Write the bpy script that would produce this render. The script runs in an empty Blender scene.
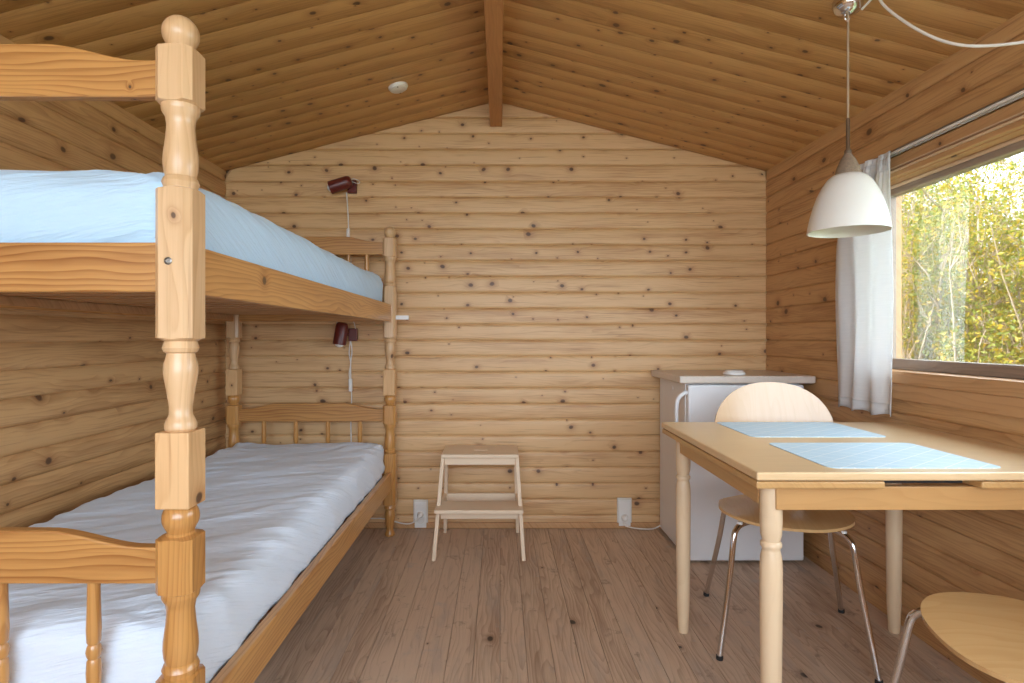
import bpy, bmesh, math, random
from mathutils import Vector, Matrix, noise

random.seed(7)
SC = bpy.context.scene
COL = SC.collection
PI = math.pi

# ------------------------------------------------------------------ camera
F_PX, CX, CY, EYE = 570.0, 500.0, 337.0, 1.062
cam_d = bpy.data.cameras.new('camera')
cam = bpy.data.objects.new('camera', cam_d)
COL.objects.link(cam)
cam.location = (0, 0, EYE)
cam.rotation_euler = (PI / 2, 0, 0)
cam_d.sensor_width = 36
cam_d.lens = F_PX / 1024 * 36
cam_d.shift_x = (512 - CX) / 1024
cam_d.shift_y = -(341.5 - CY) / 1024
cam_d.clip_start = 0.02
SC.camera = cam

# ------------------------------------------------------------------ sky, sun, exposure
SKY = 1.0
EXPOSURE = 3.35
world = bpy.data.worlds.new('sky')
SC.world = world
world.use_nodes = True
wn = world.node_tree.nodes
wn['Background'].inputs[0].default_value = (0.74, 0.87, 1.0, 1)
wn['Background'].inputs[1].default_value = SKY
sun_d = bpy.data.lights.new('sun', 'SUN')
sun_d.energy = 1.9
sun_d.angle = math.radians(6)
sun_d.color = (1, .95, .86)
sun = bpy.data.objects.new('sun', sun_d)
COL.objects.link(sun)
sun.location = (-4, 1.5, 8)
sun.rotation_euler = Vector((.70, -.04, -.70)).to_track_quat('-Z', 'Y').to_euler()


def portal(name, loc, rot, sx, sy):
    d = bpy.data.lights.new(name, 'AREA')
    d.shape = 'RECTANGLE'
    d.size, d.size_y = sx, sy
    d.cycles.is_portal = True
    o = bpy.data.objects.new(name, d)
    COL.objects.link(o)
    o.location = loc
    o.rotation_euler = rot


SC.view_settings.view_transform = 'Standard'
SC.view_settings.look = 'None'
SC.view_settings.gamma = 1
SC.view_settings.use_curve_mapping = False
SC.view_settings.exposure = EXPOSURE
SC.cycles.use_denoising = True
SC.cycles.max_bounces = 10
SC.cycles.diffuse_bounces = 7
SC.cycles.transparent_max_bounces = 24
SC.cycles.sample_clamp_indirect = 4

# ------------------------------------------------------------------ room dimensions
XL, XR, YB, YR = -1.524, 1.479, 3.17, -1.30      # inner faces: left, right, back, rear
XC = (XL + XR) / 2
EAVE, RIDGE = 1.985, 2.372
PITCH = 0.0884
LOG0 = 0.072 - PITCH
SLOPE = math.atan2(RIDGE - EAVE, (XR - XL) / 2)
WY0, WY1, WZ0, WZ1 = 0.20, 2.28, 0.925, 1.665    # window opening in the right wall
DX0, DX1, DZ1 = -1.44, 1.30, 1.98               # added daylight opening in the unseen rear gable
DZ0 = .82
portal('window_portal', (XR + .03, (WY0 + WY1) / 2, (WZ0 + WZ1) / 2), (0, PI / 2, 0), WZ1 - WZ0, WY1 - WY0)
portal('rear_opening_portal', ((DX0 + DX1) / 2, YR - .03, (DZ0 + 2.34) / 2), (PI / 2, 0, 0), DX1 - DX0, 2.34 - DZ0)  # guides sky sampling through the added rear opening; no door there


def roof_z(x):
    return RIDGE - abs(x - XC) * math.tan(SLOPE)


# ------------------------------------------------------------------ materials
def nodes_of(name):
    m = bpy.data.materials.new(name)
    m.use_nodes = True
    return m, m.node_tree, m.node_tree.nodes['Principled BSDF']


class NT:
    def __init__(s, t):
        s.t = t

    def n(s, kind, **kw):
        o = s.t.nodes.new(kind)
        for k, v in kw.items():
            setattr(o, k, v)
        return o

    def put(s, sock, v):
        if isinstance(v, bpy.types.NodeSocket):
            s.t.links.new(v, sock)
        else:
            sock.default_value = v

    def m(s, op, a, b=0.0, c=0.0, clamp=False):
        o = s.n('ShaderNodeMath', operation=op)
        o.use_clamp = clamp
        s.put(o.inputs[0], a)
        s.put(o.inputs[1], b)
        s.put(o.inputs[2], c)
        return o.outputs[0]

    def xyz(s, x, y, z):
        o = s.n('ShaderNodeCombineXYZ')
        for i, v in enumerate((x, y, z)):
            s.put(o.inputs[i], v)
        return o.outputs[0]

    def sep(s, v):
        o = s.n('ShaderNodeSeparateXYZ')
        s.put(o.inputs[0], v)
        return o.outputs

    def noise(s, vec, scale=1.0, detail=2.0, rough=.5):
        o = s.n('ShaderNodeTexNoise')
        s.put(o.inputs['Vector'], vec)
        o.inputs['Scale'].default_value = scale
        o.inputs['Detail'].default_value = detail
        o.inputs['Roughness'].default_value = rough
        return o.outputs[0]

    def mix(s, f, a, b, blend='MIX'):
        o = s.n('ShaderNodeMix', data_type='RGBA', blend_type=blend)
        s.put(o.inputs[0], f)
        s.put(o.inputs[6], a)
        s.put(o.inputs[7], b)
        return o.outputs[2]

    def step(s, v, lo, hi):
        o = s.n('ShaderNodeMapRange', interpolation_type='SMOOTHSTEP')
        s.put(o.inputs[0], v)
        s.put(o.inputs[1], lo)
        s.put(o.inputs[2], hi)
        return o.outputs[0]

    def bump(s, h, strength, dist, bsdf):
        o = s.n('ShaderNodeBump')
        o.inputs['Strength'].default_value = strength
        o.inputs['Distance'].default_value = dist
        s.put(o.inputs['Height'], h)
        s.t.links.new(o.outputs[0], bsdf.inputs['Normal'])


def c4(c):
    return (c[0], c[1], c[2], 1)


def srgb(r, g, b):
    f = lambda v: (v / 255 / 12.92) if v / 255 <= .04045 else ((v / 255 + .055) / 1.055) ** 2.4
    return (f(r), f(g), f(b))


def wood(name, light, dark, knot=(.085, .04, .02), axis='X', freq=34, contrast=.55, knots=.45, kscale=6.0,
         ksize=.011, rough=.45, var=.22, coat=0.0, wear=0.0, bump=.12, fibre=.35, tonal=1.5, streak=.3):
    """plank wood: growth rings, fibres and knots running along one local axis; every object is shifted by its own random number"""
    mat, t, b = nodes_of(name)
    g = NT(t)
    P = g.sep(g.n('ShaderNodeTexCoord').outputs['Object'])
    R = g.n('ShaderNodeObjectInfo').outputs['Random']
    i = 'XYZ'.index(axis)
    al = g.m('ADD', P[i], g.m('MULTIPLY', R, 37.3))
    o1, o2 = [P[k] for k in range(3) if k != i]
    ac = g.m('ADD', g.m('ADD', o1, g.m('MULTIPLY', o2, .8)), g.m('MULTIPLY', R, 11.7))
    # knots
    vo = g.n('ShaderNodeTexVoronoi', voronoi_dimensions='2D')
    warp = g.noise(g.xyz(g.m('MULTIPLY', al, 9.0), g.m('MULTIPLY', ac, 9.0), 0.0), 1.0, 1.0)
    kv = g.xyz(g.m('ADD', g.m('MULTIPLY', al, .8), g.m('MULTIPLY', warp, .03)), ac, 0.0)
    g.put(vo.inputs['Vector'], kv)
    vo.inputs['Scale'].default_value = kscale
    d = g.m('DIVIDE', vo.outputs['Distance'], kscale)
    kc = g.sep(vo.outputs['Color'])
    has = g.m('LESS_THAN', kc[0], knots)
    size = g.m('MULTIPLY', g.m('ADD', g.m('MULTIPLY', kc[1], kc[1]), .22), ksize)
    km = g.m('MULTIPLY', has, g.m('SUBTRACT', 1.0, g.step(d, g.m('MULTIPLY', size, .55), size)))
    e = g.m('DIVIDE', d, g.m('MULTIPLY', size, 1.9))
    halo = g.m('MULTIPLY', has, g.m('POWER', 2.718, g.m('MULTIPLY', g.m('MULTIPLY', e, e), -1.0)))
    # growth rings
    slow = g.noise(g.xyz(g.m('MULTIPLY', al, 1.7), g.m('MULTIPLY', ac, 11.0), R), 1.0, 2.0)
    ph = g.m('ADD', g.m('MULTIPLY', ac, freq), g.m('ADD', g.m('MULTIPLY', slow, 9.0), g.m('MULTIPLY', halo, 1.5)))
    saw = g.m('FRACT', ph)
    ring = g.m('POWER', saw, 2.2)
    ring = g.m('MULTIPLY', ring, g.m('SUBTRACT', 1.0, g.step(saw, .90, 1.0)))
    fib = g.noise(g.xyz(g.m('MULTIPLY', al, 5.0), g.m('MULTIPLY', ac, 260.0), 0.0), 1.0, 2.0)
    tone = g.noise(g.xyz(g.m('MULTIPLY', al, 2.2), g.m('MULTIPLY', ac, 22.0), g.m('MULTIPLY', R, 5.0)), 1.0, 4.0, .6)
    f = g.m('ADD', g.m('MULTIPLY', ring, contrast), g.m('MULTIPLY', g.m('SUBTRACT', fib, .5), fibre))
    f = g.m('ADD', f, g.m('MULTIPLY', g.m('SUBTRACT', tone, .5), tonal))
    f = g.m('ADD', f, g.m('MULTIPLY', g.m('SUBTRACT', R, .5), var * 2), clamp=True)
    col = g.mix(f, c4(light), c4(dark))
    col = g.mix(g.m('MULTIPLY', halo, .6), col, c4((dark[0] * .72, dark[1] * .58, dark[2] * .5)))
    col = g.mix(g.m('MULTIPLY', km, .9), col, c4(knot))
    if streak:
        sk = g.step(g.noise(g.xyz(g.m('MULTIPLY', al, 2.6), g.m('MULTIPLY', ac, 95.0), 4.0), 1.0, 3.0, .6), .56, .74)
        col = g.mix(g.m('MULTIPLY', sk, streak), col, c4((dark[0] * .6, dark[1] * .5, dark[2] * .42)))
    if wear:
        w1 = g.noise(g.xyz(al, g.m('MULTIPLY', ac, 3.5), 3.0), 2.3, 5.0, .65)
        w2 = g.noise(g.xyz(al, ac, 9.0), 9.0, 5.0, .7)
        col = g.mix(g.m('MULTIPLY', g.step(w1, .50, .75), wear), col, c4((.34, .30, .27)))
        col = g.mix(g.m('MULTIPLY', g.step(w2, .60, .74), wear), col, c4((.42, .39, .36)))
        col = g.mix(g.m('MULTIPLY', g.step(w2, .42, .30), wear * .8), col, c4((.075, .05, .035)))
    t.links.new(col, b.inputs['Base Color'])
    b.inputs['Roughness'].default_value = rough
    b.inputs['Coat Weight'].default_value = coat
    b.inputs['Coat Roughness'].default_value = .18
    h = g.m('ADD', g.m('MULTIPLY', ring, -.6), g.m('ADD', g.m('MULTIPLY', fib, .5), g.m('MULTIPLY', km, .8)))
    g.bump(h, bump, .004, b)
    return mat


def plain(name, col, rough=.5, metal=0.0, nscale=0, namp=.08, bump=0.0, coat=0.0, trans=0.0, stretch=(1, 1, 1), sheen=0):
    mat, t, b = nodes_of(name)
    g = NT(t)
    b.inputs['Base Color'].default_value = c4(col)
    b.inputs['Roughness'].default_value = rough
    b.inputs['Metallic'].default_value = metal
    b.inputs['Coat Weight'].default_value = coat
    b.inputs['Sheen Weight'].default_value = sheen
    tc = g.n('ShaderNodeTexCoord').outputs['Object']
    mp = g.n('ShaderNodeMapping')
    mp.inputs['Scale'].default_value = stretch
    t.links.new(tc, mp.inputs[0])
    nz = g.noise(mp.outputs[0], nscale or 20, 3.0)
    lo = [max(0, v * (1 - namp)) for v in col]
    hi = [min(1, v * (1 + namp)) for v in col]
    t.links.new(g.mix(nz, c4(lo), c4(hi)), b.inputs['Base Color'])
    if bump:
        g.bump(nz, bump, .002, b)
    return mat


PINE = dict(light=(.68, .435, .215), dark=(.43, .212, .078))
M = {}
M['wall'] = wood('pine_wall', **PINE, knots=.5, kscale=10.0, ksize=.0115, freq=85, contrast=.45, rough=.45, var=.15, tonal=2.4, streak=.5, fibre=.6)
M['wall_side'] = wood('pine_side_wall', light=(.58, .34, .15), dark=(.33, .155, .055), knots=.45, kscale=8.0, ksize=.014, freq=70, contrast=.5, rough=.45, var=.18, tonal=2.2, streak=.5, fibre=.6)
M['ceiling'] = wood('pine_ceiling', light=(.58, .335, .125), dark=(.36, .18, .054), knots=.6, kscale=10.0, ksize=.013, freq=60, contrast=.45, rough=.5, var=.18, tonal=2.2, streak=.5, fibre=.6)
M['floor'] = wood('floor_wood', light=(.60, .455, .335), dark=(.32, .21, .138), knot=(.03, .018, .012), knots=.16, kscale=4.5, ksize=.012,
                  freq=40, contrast=.6, rough=.5, var=.22, wear=.6, bump=.2, fibre=.9, tonal=2.0)
M['honey'] = wood('honey_pine', light=(.52, .26, .078), dark=(.27, .095, .02), knots=.25, kscale=5, ksize=.014, freq=110, contrast=.85, rough=.35, var=.12, coat=.2)
M['honey_z'] = wood('honey_pine_turned', light=(.54, .27, .08), dark=(.34, .13, .028), axis='Z', knots=.2, kscale=7, ksize=.010, freq=80, contrast=.7, rough=.3, var=.1, coat=.4)
M['honey_y'] = wood('honey_pine_rail', light=(.56, .29, .095), dark=(.31, .12, .028), axis='Y', knots=.3, kscale=5, ksize=.014, freq=100, contrast=.8, rough=.35, var=.12, coat=.25)
M['pale_z'] = wood('pale_pine_turned', light=(.66, .43, .23), dark=(.46, .25, .10), axis='Z', knots=.3, kscale=8, ksize=.010, freq=70, contrast=.5, rough=.38, var=.1, coat=.25)
M['raw_z'] = wood('raw_pine_block', light=(.68, .42, .2), dark=(.52, .27, .1), axis='Z', knots=.3, kscale=8, ksize=.012, freq=45, contrast=.5, rough=.55, var=.1)
M['slat'] = wood('bed_slat_pine', light=(.5, .28, .13), dark=(.34, .165, .065), knots=.3, ksize=.012, rough=.6)
M['beam'] = wood('beam_pine', light=(.52, .25, .09), dark=(.36, .15, .045), axis='Y', knots=.4, kscale=4, ksize=.03, freq=30, contrast=.4, rough=.5)
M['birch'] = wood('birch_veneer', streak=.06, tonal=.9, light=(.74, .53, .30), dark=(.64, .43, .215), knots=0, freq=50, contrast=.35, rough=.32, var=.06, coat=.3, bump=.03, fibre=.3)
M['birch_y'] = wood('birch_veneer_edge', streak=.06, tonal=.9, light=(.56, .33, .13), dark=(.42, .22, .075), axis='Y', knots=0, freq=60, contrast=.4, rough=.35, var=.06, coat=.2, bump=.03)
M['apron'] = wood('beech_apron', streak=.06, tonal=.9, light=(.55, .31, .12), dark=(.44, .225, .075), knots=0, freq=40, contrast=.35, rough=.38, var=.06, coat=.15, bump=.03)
M['birch_z'] = wood('birch_turned', streak=.06, tonal=.9, light=(.76, .58, .38), dark=(.66, .47, .28), axis='Z', knots=0, freq=60, contrast=.3, rough=.4, var=.08, coat=.15, bump=.03)
M['ply'] = wood('plywood_seat', streak=.06, tonal=.9, light=(.68, .43, .19), dark=(.56, .31, .11), axis='Y', knots=0, freq=30, contrast=.35, rough=.17, var=.05, coat=.5, bump=.02, fibre=.2)
M['ply_back'] = wood('plywood_back', streak=.06, tonal=.9, light=(.70, .47, .26), dark=(.60, .36, .17), axis='Z', knots=0, freq=30, contrast=.3, rough=.25, var=.05, coat=.4, bump=.02, fibre=.2)
M['stool'] = wood('untreated_aspen', streak=.06, tonal=.9, light=(.78, .62, .45), dark=(.68, .50, .34), knots=.05, ksize=.008, freq=60, contrast=.25, rough=.6, var=.06, bump=.05)
M['stool_z'] = wood('untreated_aspen_leg', streak=.06, tonal=.9, light=(.78, .62, .45), dark=(.68, .50, .34), axis='Z', knots=.05, ksize=.008, freq=60, contrast=.25, rough=.6, var=.06, bump=.05)
M['casing'] = wood('window_casing_pine', light=(.52, .29, .13), dark=(.36, .175, .065), axis='Y', knots=.25, kscale=5, ksize=.014, freq=55, contrast=.6, rough=.5)
M['sash'] = wood('weathered_sash', light=(.30, .225, .175), dark=(.20, .14, .105), axis='Y', knots=0, freq=50, contrast=.5, rough=.5)
M['bead'] = wood('pale_moulding', light=(.66, .47, .31), dark=(.52, .34, .2), axis='Y', knots=0, freq=60, contrast=.3, rough=.5)
M['white'] = plain('white_enamel', (.80, .81, .83), .28, nscale=3, namp=.03, coat=.3)
M['white_side'] = plain('white_cabinet_side', (.78, .78, .79), .35, nscale=5, namp=.04)
M['worktop'] = plain('cream_worktop', (.66, .58, .50), .35, nscale=60, namp=.1)
M['plastic'] = plain('white_plastic', (.80, .79, .76), .35, nscale=10, namp=.03)
M['cream'] = plain('cream_plastic', (.74, .71, .64), .4, nscale=10, namp=.03)
M['cord'] = plain('white_cord', (.74, .71, .66), .5, nscale=40)
M['lampcord'] = plain('pale_brown_lamp_cord', (.42, .32, .22), .6, nscale=40)
M['shade'] = plain('white_lacquered_shade', (.80, .79, .74), .35, nscale=4, namp=.02, coat=.2)
M['sleeve'] = plain('dark_brown_sleeve', (.12, .075, .045), .5, nscale=30)
M['cap'] = plain('woven_brown_cap', (.24, .17, .115), .8, nscale=160, namp=.5, bump=.5)
M['chrome'] = plain('chrome', (.72, .71, .72), .12, 1.0, nscale=8, namp=.04)
M['steel'] = plain('steel_bolt', (.30, .28, .26), .4, 1.0, nscale=60, namp=.2)
M['black'] = plain('black_rubber', (.02, .02, .022), .6, nscale=30)
M['red'] = plain('dark_red_enamel', (.115, .016, .012), .35, nscale=15, namp=.15)
M['bulb'] = plain('frosted_bulb', (.85, .85, .83), .3, nscale=10, namp=.02)
M['slot'] = plain('gap_shade_and_screw_black', (.03, .03, .03), .6, nscale=30)  # near black: painted gap shade under the tabletop, and the disc screws


def sheet_mat(name, col):
    mat, t, b = nodes_of(name)
    g = NT(t)
    tc = g.n('ShaderNodeTexCoord').outputs['Object']
    P = g.sep(tc)
    b.inputs['Roughness'].default_value = .85
    b.inputs['Sheen Weight'].default_value = .15
    n1 = g.noise(tc, 3.0, 3.0)
    t.links.new(g.mix(n1, c4([v * .95 for v in col]), c4([min(1, v * 1.05) for v in col])), b.inputs['Base Color'])
    u = g.m('ADD', P[0], g.m('MULTIPLY', P[1], .45))
    v = g.m('ADD', g.m('SUBTRACT', P[1], g.m('MULTIPLY', P[0], .45)), g.m('MULTIPLY', P[2], 2.2))
    w = g.noise(g.xyz(g.m('MULTIPLY', u, 2.5), g.m('MULTIPLY', v, 10.0), P[2]), 1.0, 4.0, .6)
    w2 = g.noise(tc, 700.0, 1.0)
    w = g.m('POWER', g.m('SUBTRACT', 1.0, g.m('ABSOLUTE', g.m('SUBTRACT', g.m('MULTIPLY', w, 2.0), 1.0))), 3.0)
    g.bump(g.m('ADD', g.m('MULTIPLY', w, 1.0), g.m('MULTIPLY', w2, .03)), .42, .010, b)
    return mat


M['sheet_blue'] = sheet_mat('light_blue_sheet', (.52, .72, .90))
M['sheet_white'] = sheet_mat('pale_blue_white_sheet', (.70, .79, .91))


def curtain_mat():
    mat, t, b = nodes_of('white_linen_curtain')
    g = NT(t)
    P = g.sep(g.n('ShaderNodeTexCoord').outputs['Object'])
    weave = g.noise(g.xyz(g.m('MULTIPLY', P[1], 12.0), g.m('MULTIPLY', P[1], 12.0), g.m('MULTIPLY', P[2], 220.0)), 1.0, 3.0)
    col = g.mix(weave, (.84, .85, .86, 1), (.95, .95, .95, 1))
    t.links.new(col, b.inputs['Base Color'])
    b.inputs['Roughness'].default_value = .9
    g.bump(weave, .2, .002, b)
    tr = g.n('ShaderNodeBsdfTranslucent')
    t.links.new(col, tr.inputs[0])
    mx = g.n('ShaderNodeMixShader')
    mx.inputs[0].default_value = .5
    t.links.new(b.outputs[0], mx.inputs[1])
    t.links.new(tr.outputs[0], mx.inputs[2])
    t.links.new(mx.outputs[0], t.nodes['Material Output'].inputs[0])
    return mat


M['curtain'] = curtain_mat()


def glass_mat():
    mat, t, b = nodes_of('window_glass')
    g = NT(t)
    tc = g.n('ShaderNodeTexCoord').outputs['Object']
    tr = g.n('ShaderNodeBsdfTransparent')
    tr.inputs[0].default_value = (.96, .97, .96, 1)
    gl = g.n('ShaderNodeBsdfGlossy')
    gl.inputs['Roughness'].default_value = .02
    fr = g.n('ShaderNodeFresnel')
    fr.inputs[0].default_value = 1.45
    mx = g.n('ShaderNodeMixShader')
    t.links.new(g.m('ADD', g.m('MULTIPLY', fr.outputs[0], .35), g.m('MULTIPLY', g.noise(tc, 9.0, 3.0), .01)), mx.inputs[0])
    t.links.new(tr.outputs[0], mx.inputs[1])
    t.links.new(gl.outputs[0], mx.inputs[2])
    t.links.new(mx.outputs[0], t.nodes['Material Output'].inputs[0])
    return mat


M['glass'] = glass_mat()


def mat_grid():
    """light blue place mat with a white diamond lattice printed on it"""
    mat, t, b = nodes_of('blue_lattice_print')
    g = NT(t)
    tc = g.n('ShaderNodeTexCoord').outputs['Object']
    P = g.sep(tc)
    s = .060

    def line(v):
        f = g.m('ABSOLUTE', g.m('SUBTRACT', g.m('FRACT', g.m('DIVIDE', v, s)), .5))
        return g.m('LESS_THAN', f, .032)
    a = line(g.m('ADD', g.m('MULTIPLY', P[0], .72), P[1]))
    c = line(g.m('SUBTRACT', g.m('MULTIPLY', P[0], .72), P[1]))
    nz = g.noise(tc, 14.0, 3.0)
    base = g.mix(nz, (.46, .64, .76, 1), (.56, .72, .82, 1))
    t.links.new(g.mix(g.m('MULTIPLY', g.m('MAXIMUM', a, c), .8), base, (.78, .84, .88, 1)), b.inputs['Base Color'])
    b.inputs['Roughness'].default_value = .5
    return mat


M['placemat'] = mat_grid()


def leaf_mat(name, ca, cb, cc):
    mat, t, b = nodes_of(name)
    g = NT(t)
    r = g.n('ShaderNodeNewGeometry').outputs['Random Per Island']
    ramp = g.n('ShaderNodeValToRGB')
    e = ramp.color_ramp.elements
    e[0].color, e[1].color = c4(ca), c4(cc)
    e[1].position = .95
    x = e.new(.55)
    x.color = c4(cb)
    t.links.new(r, ramp.inputs[0])
    t.links.new(ramp.outputs[0], b.inputs['Base Color'])
    b.inputs['Roughness'].default_value = .55
    tr = g.n('ShaderNodeBsdfTranslucent')
    t.links.new(ramp.outputs[0], tr.inputs[0])
    mx = g.n('ShaderNodeMixShader')
    mx.inputs[0].default_value = .4
    t.links.new(b.outputs[0], mx.inputs[1])
    t.links.new(tr.outputs[0], mx.inputs[2])
    t.links.new(mx.outputs[0], t.nodes['Material Output'].inputs[0])
    return mat


M['leaf'] = leaf_mat('spring_leaves', (.10, .145, .012), (.24, .235, .018), (.44, .28, .012))
M['twig'] = plain('twig_bark', (.24, .18, .125), .8, nscale=30, namp=.5)
M['ground'] = plain('grass_ground', (.17, .19, .07), .9, nscale=6, namp=.4)
M['deck'] = plain('pale_bounce_deck', (.36, .33, .29), .8, nscale=4, namp=.1, stretch=(1, 12, 1))  # for the unseen deck added to bounce light indoors
M['roofing'] = plain('dark_roof_felt', (.08, .08, .085), .9, nscale=20, namp=.2)


# ------------------------------------------------------------------ mesh helpers
def link(o, parent=None):
    COL.objects.link(o)
    if parent:
        o.parent = parent
    return o


def mesh(name, V, Fc, smooth=None):
    me = bpy.data.meshes.new(name)
    me.from_pydata([tuple(v) for v in V], [], Fc)
    me.update()
    if smooth is not None:
        me.polygons.foreach_set('use_smooth', [True] * len(me.polygons))
        if smooth < 179:
            me.set_sharp_from_angle(angle=math.radians(smooth))
    return me


def ob(name, me, mat, parent=None, loc=(0, 0, 0), rot=(0, 0, 0), bevel=0.0, seg=2):
    o = bpy.data.objects.new(name, me)
    if not me.materials:
        me.materials.append(mat)
    link(o, parent)
    o.location = loc
    o.rotation_euler = rot
    if bevel:
        b = o.modifiers.new('bevel', 'BEVEL')
        b.width, b.segments, b.limit_method = bevel, seg, 'ANGLE'
        b.harden_normals = False
    return o


class MB:
    def __init__(s):
        s.V, s.F = [], []

    def add(s, V, Fc):
        o = len(s.V)
        s.V += [Vector(v) for v in V]
        s.F += [[i + o for i in f] for f in Fc]
        return s

    def box(s, x0, x1, y0, y1, z0, z1):
        return s.add([(x0, y0, z0), (x1, y0, z0), (x1, y1, z0), (x0, y1, z0), (x0, y0, z1), (x1, y0, z1), (x1, y1, z1), (x0, y1, z1)],
                     [(0, 3, 2, 1), (4, 5, 6, 7), (0, 1, 5, 4), (1, 2, 6, 5), (2, 3, 7, 6), (3, 0, 4, 7)])

    def tube(s, pts, r, n=10, cap=True):
        pts = [Vector(p) for p in pts]
        rs = r if isinstance(r, (list, tuple)) else [r] * len(pts)
        V, Fc = [], []
        up = None
        for i, p in enumerate(pts):
            d = (pts[min(i + 1, len(pts) - 1)] - pts[max(i - 1, 0)]).normalized()
            if up is None:
                up = d.orthogonal().normalized()
            up = (up - d * up.dot(d)).normalized()
            sd = d.cross(up)
            for k in range(n):
                a = 2 * PI * k / n
                V.append(p + (up * math.cos(a) + sd * math.sin(a)) * rs[i])
        for i in range(len(pts) - 1):
            for k in range(n):
                k2 = (k + 1) % n
                Fc.append((i * n + k, i * n + k2, (i + 1) * n + k2, (i + 1) * n + k))
        if cap:
            Fc.append(tuple(range(n - 1, -1, -1)))
            Fc.append(tuple((len(pts) - 1) * n + k for k in range(n)))
        return s.add(V, Fc)

    def lathe(s, prof, n=32, c=(0, 0, 0), close=False):
        V, Fc = [], []
        for (r, z) in prof:
            for k in range(n):
                a = 2 * PI * k / n
                V.append((c[0] + r * math.cos(a), c[1] + r * math.sin(a), c[2] + z))
        m = len(prof)
        for i in range(m if close else m - 1):
            j = (i + 1) % m
            for k in range(n):
                k2 = (k + 1) % n
                Fc.append((i * n + k, i * n + k2, j * n + k2, j * n + k))
        if not close:
            Fc.append(tuple(range(n - 1, -1, -1)))
            Fc.append(tuple((m - 1) * n + k for k in range(n)))
        return s.add(V, Fc)

    def prism(s, poly, a0, a1, axis):
        """polygon in the two other axes (cyclic order), extruded along axis from a0 to a1"""
        n = len(poly)
        mk = {'X': lambda p, a: (a, p[0], p[1]), 'Y': lambda p, a: (p[0], a, p[1]), 'Z': lambda p, a: (p[0], p[1], a)}[axis]
        V = [mk(p, a0) for p in poly] + [mk(p, a1) for p in poly]
        Fc = [tuple(range(n)), tuple(range(2 * n - 1, n - 1, -1))]
        Fc += [(i, i + n, (i + 1) % n + n, (i + 1) % n) for i in range(n)]
        return s.add(V, Fc)

    def me(s, name, smooth=None):
        me = mesh(name, s.V, s.F)
        bm = bmesh.new()
        bm.from_mesh(me)
        bmesh.ops.recalc_face_normals(bm, faces=bm.faces)
        bm.to_mesh(me)
        bm.free()
        if smooth is not None:
            me.polygons.foreach_set('use_smooth', [True] * len(me.polygons))
            if smooth < 179:
                me.set_sharp_from_angle(angle=math.radians(smooth))
        return me


def bx(name, mat, parent, x0, x1, y0, y1, z0, z1, bevel=0.0):
    """box part whose own origin sits at its centre"""
    c = ((x0 + x1) / 2, (y0 + y1) / 2, (z0 + z1) / 2)
    me = MB().box(x0 - c[0], x1 - c[0], y0 - c[1], y1 - c[1], z0 - c[2], z1 - c[2]).me(name)
    return ob(name, me, mat, parent, c, bevel=bevel)


def thing(name, label, cat, loc=(0, 0, 0), rotz=0, group=None):
    o = bpy.data.objects.new(name, None)
    link(o)
    o.location = loc
    o.rotation_euler = (0, 0, rotz)
    o.empty_display_size = .1
    return tag(o, label, cat, group)


def tag(o, label, cat, group=None):
    o['label'] = label
    o['category'] = cat
    if group:
        o['group'] = group
    return o


def struct(o):
    o['kind'] = 'structure'
    return o


def bez(p, n=24):
    """smooth curve through points (Catmull-Rom)"""
    p = [Vector(q) for q in p]
    p = [p[0] * 2 - p[1]] + p + [p[-1] * 2 - p[-2]]
    out = []
    seg = len(p) - 3
    per = max(2, n // seg)
    for i in range(seg):
        a, b, c, d = p[i:i + 4]
        for k in range(per):
            t = k / per
            out.append(.5 * ((2 * b) + (c - a) * t + (2 * a - 5 * b + 4 * c - d) * t * t + (3 * b - a - 3 * c + d) * t ** 3))
    out.append(p[-2])
    return out


def px(u, v, y):
    """photo pixel and depth -> point"""
    return Vector(((u - CX) * y / F_PX, y, EYE + (CY - v) * y / F_PX))


# ------------------------------------------------------------------ room shell
T = .12
fl = struct(ob('floor', MB().box(XL - T, XR + T, YR - T, YB + T, -.16, -.012).me('floor'), M['floor']))
wb = MB().prism([(XL - T, -.16), (XR + T, -.16), (XR + T, roof_z(XR + T) + .01), (XC, RIDGE + .01), (XL - T, roof_z(XL - T) + .01)], YB + .012, YB + T, 'Y')
wall_back = struct(ob('wall_back', wb.me('wall_back'), M['wall']))
wl = MB().box(XL - T, XL - .012, YR - .0, YB + .012, -.012, EAVE)
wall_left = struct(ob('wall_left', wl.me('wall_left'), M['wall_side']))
wr = MB().box(XR + .012, XR + T, YR, YB + .012, -.012, WZ0).box(XR + .012, XR + T, YR, YB + .012, WZ1, EAVE)
wr.box(XR + .012, XR + T, YR, WY0, WZ0, WZ1).box(XR + .012, XR + T, WY1, YB + .012, WZ0, WZ1)
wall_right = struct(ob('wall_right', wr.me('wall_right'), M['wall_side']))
re = MB().prism([(XL - T, -.012), (DX0, -.012), (DX0, DZ1), (XL - T, roof_z(XL - T) + .01)], YR - T, YR, 'Y')
re.box(DX0, DX1, YR - T, YR, -.012, DZ0)
re.prism([(DX1, -.012), (XR + T, -.012), (XR + T, roof_z(XR + T) + .01), (DX1, DZ1)], YR - T, YR, 'Y')
re.prism([(XL - T, roof_z(XL - T) - .05), (XC, RIDGE - .05), (XR + T, roof_z(XR + T) - .05), (XR + T, roof_z(XR + T) + .01), (XC, RIDGE + .01), (XL - T, roof_z(XL - T) + .01)], YR - T, YR, 'Y')
wall_rear = struct(ob('wall_rear', re.me('wall_rear'), M['wall_side']))
tn = math.tan(SLOPE)
OV = .20
ce = MB()
for s in (-1, 1):
    xe = XC + s * ((XR - XL) / 2 + OV)
    ce.prism([(XC, RIDGE + .012), (xe, roof_z(xe) + .012), (xe, roof_z(xe) + .12), (XC, RIDGE + .12)], YR - T - .02, YB + .35, 'Y')
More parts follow.
